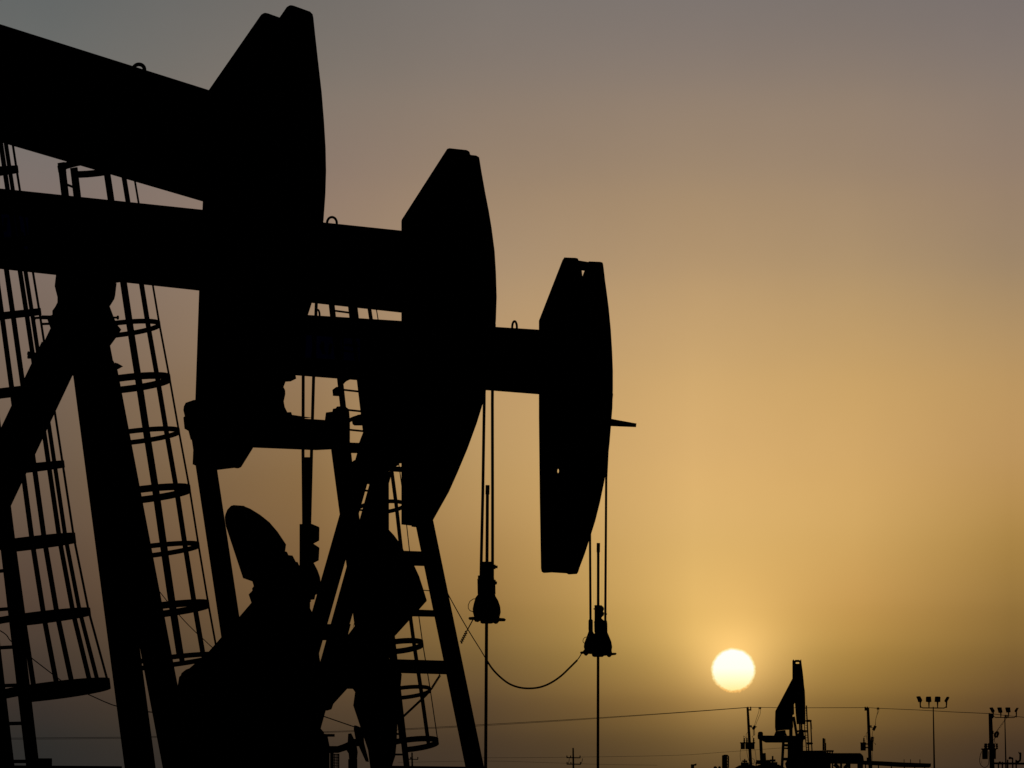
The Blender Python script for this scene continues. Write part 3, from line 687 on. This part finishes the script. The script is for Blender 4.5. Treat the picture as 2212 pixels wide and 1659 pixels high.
# tanks left of D
def vcyl(name, label, cat, x0, x1, ytop, d, parts=(), m=TANKM, group=None, dome=.15):
    xc = (x0+x1)/2; r = (x1-x0)/2*px(d); top = W(xc, ytop, d)
    th = thing(name, top, label, cat, group); h = top.z
    MB().lathe(Vector((top.x, top.y, 0)), [(r,0),(r,h-dome*r),(r*.98,h-dome*r*.9),(r*.6,h-dome*r*.3),(r*.05,h)], 28).build('shell', m, th)
    return th
tk = vcyl('separator_vessel', 'slim upright vessel with a side pipe, standing alone left of the transformer pole', 'tank', 1559.5, 1571, 1631, 300)
pp = Q('Rd', [(40,1500),(60,1492),(95,1493),(108,1503),(110,1540),(108,1659)])
MB().tube([W(x,y,300) for x,y in pp], .05, 6).build('side_pipe', RUST, tk)
m_ = MB()
for y in (1530,1570,1610,1650): m_.tube([W(*Q('Rd',[(92,y)])[0],300), W(*Q('Rd',[(109,y)])[0],300)], .03, 5)
m_.build('pipe_bracket', RUST, tk)
vcyl('storage_tank', 'broad low tank top showing at the foot of the left transformer pole', 'tank', 1586, 1640, 1650.5, 330, group='storage tanks', dome=.35)
vcyl('storage_tank', 'broad low tank top showing behind the equalizer leg of the distant pumpjack', 'tank', 1622, 1700, 1648.5, 345, group='storage tanks', dome=.35)
vt = flat('vent_housing', 'tapered dark vent box standing on the tank top under the distant pumpjack', 'vent', 1660, 320, [('body', [(612,1560),(620,1551),(660,1551),(668,1640),(672,gq(320,'Rd')),(600,gq(320,'Rd')),(606,1640)], 1.0, TANKM, 0)])
def stackpipe(pts, d, r, name, label, cat, extra=None, reg='Rd', group=None):
    P0 = Q(reg, pts); top = W(*P0[0], d)
    th = thing(name, top, label, cat, group)
    bot = down(W(*P0[0], d), W(*P0[-1], d), 0)
    MB().tube([W(*p, d) for p in P0]+[bot], r, 8).build('pipe', RUST, th)
    if extra:
        m = MB()
        for a, b, rr_ in extra: m.tube([W(*Q(reg,[a])[0], d), W(*Q(reg,[b])[0], d)], rr_, 6)
        m.build('fitting', RUST, th)
    return th
stackpipe([(324,1540),(325,1659)], 325, .05, 'vent_stack', 'short knobbly vent stack just left of the left transformer pole', 'vent', [((325,1558),(325,1580),.18),((325,1585),(325,1632),.28),((318,1578),(332,1578),.1),((340,1592),(365,1600),.07)], group='vent stacks')
stackpipe([(690,1500),(691,1659)], 325, .06, 'vent_stack', 'thin knobbly vent stack right of the tapered vent box', 'vent', [((690,1545),(691,1575),.2),((691,1580),(692,1640),.33),((683,1575),(700,1575),.08)], group='vent stacks')
stackpipe([(578,1462),(584,1560),(586,1659)], 340, .12, 'vent_stack', 'tall faint mast-like vent beside the equalizer leg', 'vent', [((578,1480),(590,1480),.06),((582,1520),(592,1520),.06)], group='vent stacks')
stackpipe([(473,1580),(473,1659)], 322, .04, 'vent_stack', 'small T-shaped vent with a crossbar beside the left transformer pole', 'vent', [((473,1580),(530,1582),.14)], group='vent stacks')
stackpipe([(760,1612),(760,1659)], 322, .1, 'vent_stack', 'stubby vent nearest the braced leg of the distant pumpjack', 'vent', [((752,1628),(768,1628),.08)], group='vent stacks')
# small lamp cluster seen at (1498,1652)
yl = thing('yard_lamp', W(1498,1655,330), 'tiny cluster of yard lamps at the bottom edge left of the upright vessel', 'lamp')
MB().tube([W(1496,1651,330), down(W(1496,1640,330), W(1496,1651,330), 0)], .12, 8).build('pole', STEEL, yl)
for (x,y) in ((1500,1652),(1503,1651),(1496,1653)):
    MB().tube([W(x-1.5,y,330), W(x+1.5,y+.6,330)], .06, 6).build('lamp_head', STEEL, yl)
MB().tube([W(1494,1653,330), W(1504,1653,330)], .03, 6).build('arm', STEEL, yl)
flat('pipe_stub', 'pair of low dark pipe stubs at the bottom edge between yard lamps and vessel', 'pipe', 1545, 310, [('stub', [(1542,1656),(1546,1655),(1549,1657),(1549,1715),(1542,1715)], .4, RUST, 0),('stub', [(1552,1656),(1555,1655),(1557,1656),(1557,1715),(1552,1715)], .4, RUST, .3)], reg=None)

# ================================================================== utility poles
def utility_pole(top, bot, d, r, label, reg, group='utility poles along the power line'):
    a = W(*Q(reg,[top])[0], d); b = W(*Q(reg,[bot])[0], d); q = down(a, b, 0)
    th = thing('utility_pole', q, label, 'utility pole', group)
    MB().tube([a, q], r*.82, 12, r2=r*1.25).build('shaft', WOOD, th)
    return th
def transformer(th, x0, x1, y0, y1, d, reg, bush=()):
    xc = (x0+x1)/2; top = W(*Q(reg,[(xc,y0)])[0], d); bot = W(*Q(reg,[(xc,y1)])[0], d)
    r = (x1-x0)/2*REG[reg][2]*px(d); h = top.z-bot.z
    tr = MB().lathe(bot, [(r*.86,0),(r*.9,.03),(r*.93,h*.9),(r*1.08,h*.92),(r*1.08,h*.97),(r*.9,h)], 16).build('transformer', RUST, th)
    for bx, by in bush:
        p = W(*Q(reg,[(bx,by)])[0], d); 
        MB().lathe(Vector((p.x,p.y,top.z-.02)), [(.05,0),(.11,.06),(.06,.15),(.11,.24),(.06,.34),(.09,.45),(.03,max(.5,p.z-top.z))], 10).build('bushing', INSUL, tr)
def pins(th, reg, d, items):
    for it in items:
        p = W(*Q(reg,[it])[0], d); MB().lathe(p-Vector((0,0,.12)), [(.03,0),(.085,.03),(.05,.1),(.085,.15),(.04,.24)], 10).build('insulator', INSUL, th)
def cutout(th, reg, d, pts, w):
    a, b = [W(*q, d) for q in Q(reg, pts)]
    c = MB().tube([a, b], w, 8).build('fuse_cutout', INSUL, th)
def jumper(th, reg, d, pts, r=.022): MB().tube([W(*q, d) for q in spline(Q(reg, pts), 6)], r, 5).build('jumper_wire', CABLE, th)
dp1 = 500
p1 = utility_pole((362,868),(405,1659), dp1, .155, 'leaning pole just right of the sun with a row of transformers on a box platform', 'Rd')
MB().box(W(*Q('Rd',[(392,896)])[0], dp1), 38*.1648*px(dp1), .15, .14).build('pole_bracket', STEEL, p1)
pins(p1, 'Rd', dp1, [(365,868),(402,868),(402,892)])
for x0, x1, b in ((268,330,(318,1275)),(330,392,(352,1268)),(394,456,(441,1268))): transformer(p1, x0, x1, 1322, 1412, dp1-.5, 'Rd', (b,))
MB().bar(W(*Q('Rd',[(262,1328)])[0],dp1-.45), W(*Q('Rd',[(462,1328)])[0],dp1-.45), .12, .1).build('crossarm', WOOD, p1)
cutout(p1, 'Rd', dp1, [(460,1105),(432,1155)], .15)
for x in (437,447,457): jumper(p1, 'Rd', dp1, [(x-4,1160),(x,1225)], .025)
MB().bar(W(*Q('Rd',[(380,1106)])[0],dp1), W(*Q('Rd',[(418,1110)])[0],dp1), .18, .2).build('cutout_bracket', STEEL, p1)
MB().bar(W(*Q('Rd',[(400,1125)])[0],dp1), W(*Q('Rd',[(485,1118)])[0],dp1), .07, .07).build('cutout_arm', STEEL, p1)
pins(p1, 'Rd', dp1, [(514,873),(531,873)])
jumper(p1,'Rd',dp1,[(514,880),(505,930),(478,1010),(450,1100)]); jumper(p1,'Rd',dp1,[(530,880),(528,940),(505,1000),(480,1060),(465,1105)])
jumper(p1,'Rd',dp1,[(318,1275),(308,1240),(325,1245),(340,1270)]); jumper(p1,'Rd',dp1,[(352,1268),(342,1225),(362,1190)]); jumper(p1,'Rd',dp1,[(441,1268),(425,1245),(455,1225)])
jumper(p1,'Rd',dp1,[(268,1412),(264,1500),(275,1570),(310,1600)]); jumper(p1,'Rd',dp1,[(352,1412),(356,1480),(380,1570)]); jumper(p1,'Rd',dp1,[(456,1412),(470,1500),(478,1600)])
jumper(p1,'Rd',dp1,[(425,1530),(455,1560),(440,1600),(415,1590)])
dp2 = 500
p2 = utility_pole((165,868),(197,1659), dp2, .17, 'leaning pole with two hanging transformers between the distant pumpjack and the taller floodlight mast', 'Re')
MB().box(W(*Q('Re',[(140,888)])[0], dp2), .28, .2, .30).build('pole_bracket', STEEL, p2)
pins(p2, 'Re', dp2, [(130,868),(130,892),(158,868),(290,878),(307,878)])
transformer(p2, 66, 142, 1322, 1430, dp2-.5, 'Re', ((113,1283),)); transformer(p2, 165, 238, 1305, 1434, dp2-.5, 'Re', ((213,1265),(232,1270)))
for y in (1343,1390): MB().bar(W(*Q('Re',[(138,y)])[0],dp2-.3), W(*Q('Re',[(180,y)])[0],dp2-.3), .14, .12).build('hanger', STEEL, p2)
MB().bar(W(*Q('Re',[(190,1108)])[0],dp2), W(*Q('Re',[(215,1110)])[0],dp2), .16, .2).build('cutout_bracket', STEEL, p2)
MB().bar(W(*Q('Re',[(195,1125)])[0],dp2), W(*Q('Re',[(235,1132)])[0],dp2), .07, .07).build('cutout_arm', STEEL, p2)
cutout(p2, 'Re', dp2, [(266,1105),(235,1165)], .15)
jumper(p2,'Re',dp2,[(290,888),(290,930),(268,1030),(262,1100)]); jumper(p2,'Re',dp2,[(307,888),(304,920),(275,990),(266,1050),(266,1100)])
jumper(p2,'Re',dp2,[(113,1283),(116,1245),(145,1245),(152,1290)]); jumper(p2,'Re',dp2,[(150,1260),(143,1215),(160,1185)]); jumper(p2,'Re',dp2,[(232,1170),(222,1220),(235,1260)]); jumper(p2,'Re',dp2,[(213,1275),(225,1262),(255,1265)]); jumper(p2,'Re',dp2,[(222,1434),(222,1659)]); jumper(p2,'Re',dp2,[(238,1325),(268,1345),(262,1355)])
dp3 = 400
p3 = utility_pole((1770,948),(1794,1659), dp3, .19, 'thickest utility pole, in front of the shorter floodlight mast, with two box transformers', 'Re')
pins(p3, 'Re', dp3, [(1800,965),(1800,990),(1760,955)])
MB().box(W(*Q('Re',[(1795,975)])[0], dp3), .14, .2, .32).build('pole_bracket', STEEL, p3)
transformer(p3, 1660, 1742, 1408, 1542, dp3-.6, 'Re', ((1702,1372),(1718,1372))); transformer(p3, 1768, 1848, 1408, 1540, dp3-.6, 'Re', ((1820,1368),(1750,1372),(1857,1372)))
MB().bar(W(*Q('Re',[(1652,1410)])[0],dp3-.5), W(*Q('Re',[(1850,1412)])[0],dp3-.5), .12, .1).build('crossarm', WOOD, p3)
MB().bar(W(*Q('Re',[(1790,1185)])[0],dp3), W(*Q('Re',[(1812,1187)])[0],dp3), .2, .2).build('cutout_bracket', STEEL, p3)
m_ = MB(); m_.tube([W(*q,dp3) for q in Q('Re',[(1845,1188),(1870,1192),(1874,1205),(1856,1250),(1832,1246),(1828,1232),(1845,1188)])], .1, 8); m_.build('fuse_cutout', INSUL, p3)
MB().bar(W(*Q('Re',[(1795,1200)])[0],dp3), W(*Q('Re',[(1832,1212)])[0],dp3), .07, .07).build('cutout_arm', STEEL, p3)
jumper(p3,'Re',dp3,[(1845,1255),(1800,1300),(1740,1340),(1705,1362)]); jumper(p3,'Re',dp3,[(1828,1255),(1826,1310),(1845,1345),(1860,1370)])
jumper(p3,'Re',dp3,[(1690,1362),(1720,1355),(1780,1356),(1850,1358)]); jumper(p3,'Re',dp3,[(1655,1440),(1635,1510),(1632,1580),(1655,1630),(1695,1650),(1735,1630),(1752,1570),(1748,1440)], .03)
jumper(p3,'Re',dp3,[(1660,1560),(1650,1600)], .01)
m_ = MB(); pts = []
for i in range(91):
    f = i/90; a = f*2*math.pi*9; x = 1985+(1852-1985)*f + 9*math.sin(a); y = 1000+(1185-1000)*f + 5*math.cos(a)
    v = W(*Q('Re',[(x,y)])[0], dp3); v.y += .2*math.cos(a); pts.append(v)
m_.tube(pts, .018, 5).build('coiled_jumper', CABLE, p3)
pins(p3, 'Re', dp3, [(1968,978),(1990,980)])
# small far poles
def small_pole(x, ytop, d, arms, label, r=.10):
    a = W(x, ytop, d); b = down(a, W(x+.6, 1659, d), 0)
    th = thing('utility_pole', b, label, 'utility pole', 'far cross-armed utility poles')
    MB().tube([a, b], r*.8, 8, r2=r*1.2).build('shaft', WOOD, th)
    for (x0, x1, y) in arms:
        MB().bar(W(x0,y,d), W(x1,y+.4,d), .09, .09).build('crossarm', WOOD, th)
        for xi in (x0+1, x0+(x1-x0)*.3, x1-1):
            MB().lathe(W(xi,y-.8,d), [(.03,0),(.07,.05),(.04,.1),(.07,.14),(.02,.2)], 8).build('insulator', INSUL, th)
    return th
pa = small_pole(1238, 1615.5, 480, [(1223.7,1254,1636.8),(1224,1255,1650.8)], 'small far pole with two crossarms, between the two bright rods')
jumper(pa, 'Rw', 480, [(205,820),(200,860),(195,875)], .03); jumper(pa, 'Rw', 480, [(335,820),(330,850),(318,875)], .03)
small_pole(890, 1625.5, 480, [(880,903.5,1640)], 'small far pole with one crossarm, seen between the legs of the middle pumpjack')

# ================================================================== floodlight masts
def mast(reg, top, bot, d, r, bar_y, x0, x1, yb, heads, stems, label):
    a = W(*Q(reg,[top])[0], d); b = W(*Q(reg,[bot])[0], d); q = down(a, b, 0)
    th = thing('floodlight_mast', q, label, 'floodlight', 'floodlight masts')
    MB().tube([a, q], r*.75, 12, r2=r*1.4).build('pole', STEEL, th)
    k = 32
    U = [(x0,yb),(x0+2,bar_y-k),(x0+10,bar_y-k*.35),(x0+k,bar_y-1),((x0+x1)/2,bar_y),(x1-k,bar_y+1),(x1-10,bar_y-k*.35),(x1-2,bar_y-k),(x1,yb)]
    MB().tube([W(*p, d) for p in Q(reg, U)], r*.72, 8).build('crossbar', STEEL, th)
    for pts in heads:
        MB().prism([W(*p, d-.25) for p in Q(reg, pts)], Vector((0,.5,0))).build('floodlight', STEEL, th)
    for (sx, sy) in stems:
        MB().tube([W(*Q(reg,[(sx,sy)])[0], d), W(*Q(reg,[(sx,bar_y)])[0], d)], r*1.2, 8, r2=r*.6).build('stem', STEEL, th)
    return th
mast('Re', (1022,856), (1036,1659), 500, .078, 871, 852, 1197, 790,
  [[(803,722),(822,717),(853,717),(862,735),(880,768),(874,778),(868,797),(828,792),(826,775)],
   [(930,732),(938,721),(993,721),(1000,790),(984,795),(945,793),(930,788)],
   [(1050,724),(1058,720),(1108,721),(1118,732),(1116,792),(1090,796),(1044,790)],
   [(1202,724),(1220,722),(1236,732),(1210,782),(1204,798),(1185,795),(1172,778)]],
  [(966,790),(1079,792),(852,785),(1196,790)], 'taller mast with four floodlights, standing clear in the sky')
mast('Re', (1960,983), (1975,1659), 560, .074, 996, 1808, 2112, 930,
  [[(1762,870),(1775,864),(1802,862),(1812,880),(1829,908),(1818,935),(1792,932),(1786,915)],
   [(1865,868),(1875,863),(1918,863),(1931,928),(1918,936),(1884,935)],
   [(1970,870),(1980,863),(2030,863),(2038,925),(2015,931),(1985,930)],
   [(2118,868),(2143,868),(2122,912),(2116,935),(2092,916),(2094,905)]],
  [(1908,932),(2010,930),(1808,930),(2112,930)], 'shorter mast with four floodlights, behind the thick pole at the right edge')

# ================================================================== power lines (strung pole to pole)
def line(pts, d, r, label, group='overhead power lines'):
    if len(d) != len(pts): raise ValueError
    sp_ = []
    n = len(pts)
    for i in range(n-1):
        for k in range(10):
            f = k/10; sp_.append(((pts[i][0]+(pts[i+1][0]-pts[i][0])*f, pts[i][1]+(pts[i+1][1]-pts[i][1])*f), d[i]+(d[i+1]-d[i])*f))
    sp_.append((pts[-1], d[-1]))
    return tag(MB().tube([W(p[0], p[1], dd) for p, dd in sp_], r, 5).build('power_line', CABLE), label, 'power line', group)
line(spline([(-200,1597.5),(20,1594.5),(263,1592.5),(500,1587),(731,1579.5),(859,1575),(987,1568.5),(1031,1566),(1154,1559),(1300,1550),(1450,1540),(1560,1532),(1617,1527.8)],2), [500]*25, .026, 'upper of the two long wires sagging from the left transformer pole to the left edge')
line(spline([(-200,1599.5),(20,1597),(263,1595),(500,1589),(731,1581.5),(859,1577.2),(987,1570.8),(1031,1568.5),(1154,1561),(1300,1551.6),(1450,1541),(1560,1532.8),(1617,1528.4)],2), [501]*25, .022, 'lower of the two long wires sagging from the left transformer pole to the left edge')
line([(1617,1528),(1643,1528.2),(1700,1529),(1800,1528.8),(1872,1528.6)], [500]*5, .03, 'wire between the two leaning transformer poles, passing behind the distant pumpjack')
line([(1872,1528.4),(1896,1530),(1980,1533.5),(2060,1538),(2140,1541.5)], [500,495,470,430,400], .028, 'wire from the middle transformer pole down to the thick pole at the right')
line([(2140,1541.5),(2170,1545.5),(2212,1549.5),(2290,1555)], [400]*4, .026, 'short wire leaving the thick pole towards the right edge')
line(spline([(1000,1637),(1185,1636.2),(1448,1632),(1560,1625),(1670,1617),(1740,1612)],4), [700]*21, .022, 'faint far wire passing over the crossarmed pole and behind the tanks')
line(spline([(860,1647),(1050,1647.5),(1300,1616.5),(1560,1608),(1700,1602)][:1]+[(1050,1644),(1200,1648),(1300,1651.2),(1420,1653)],4), [700]*17, .018, 'faintest far wire, lowest above the bottom edge')
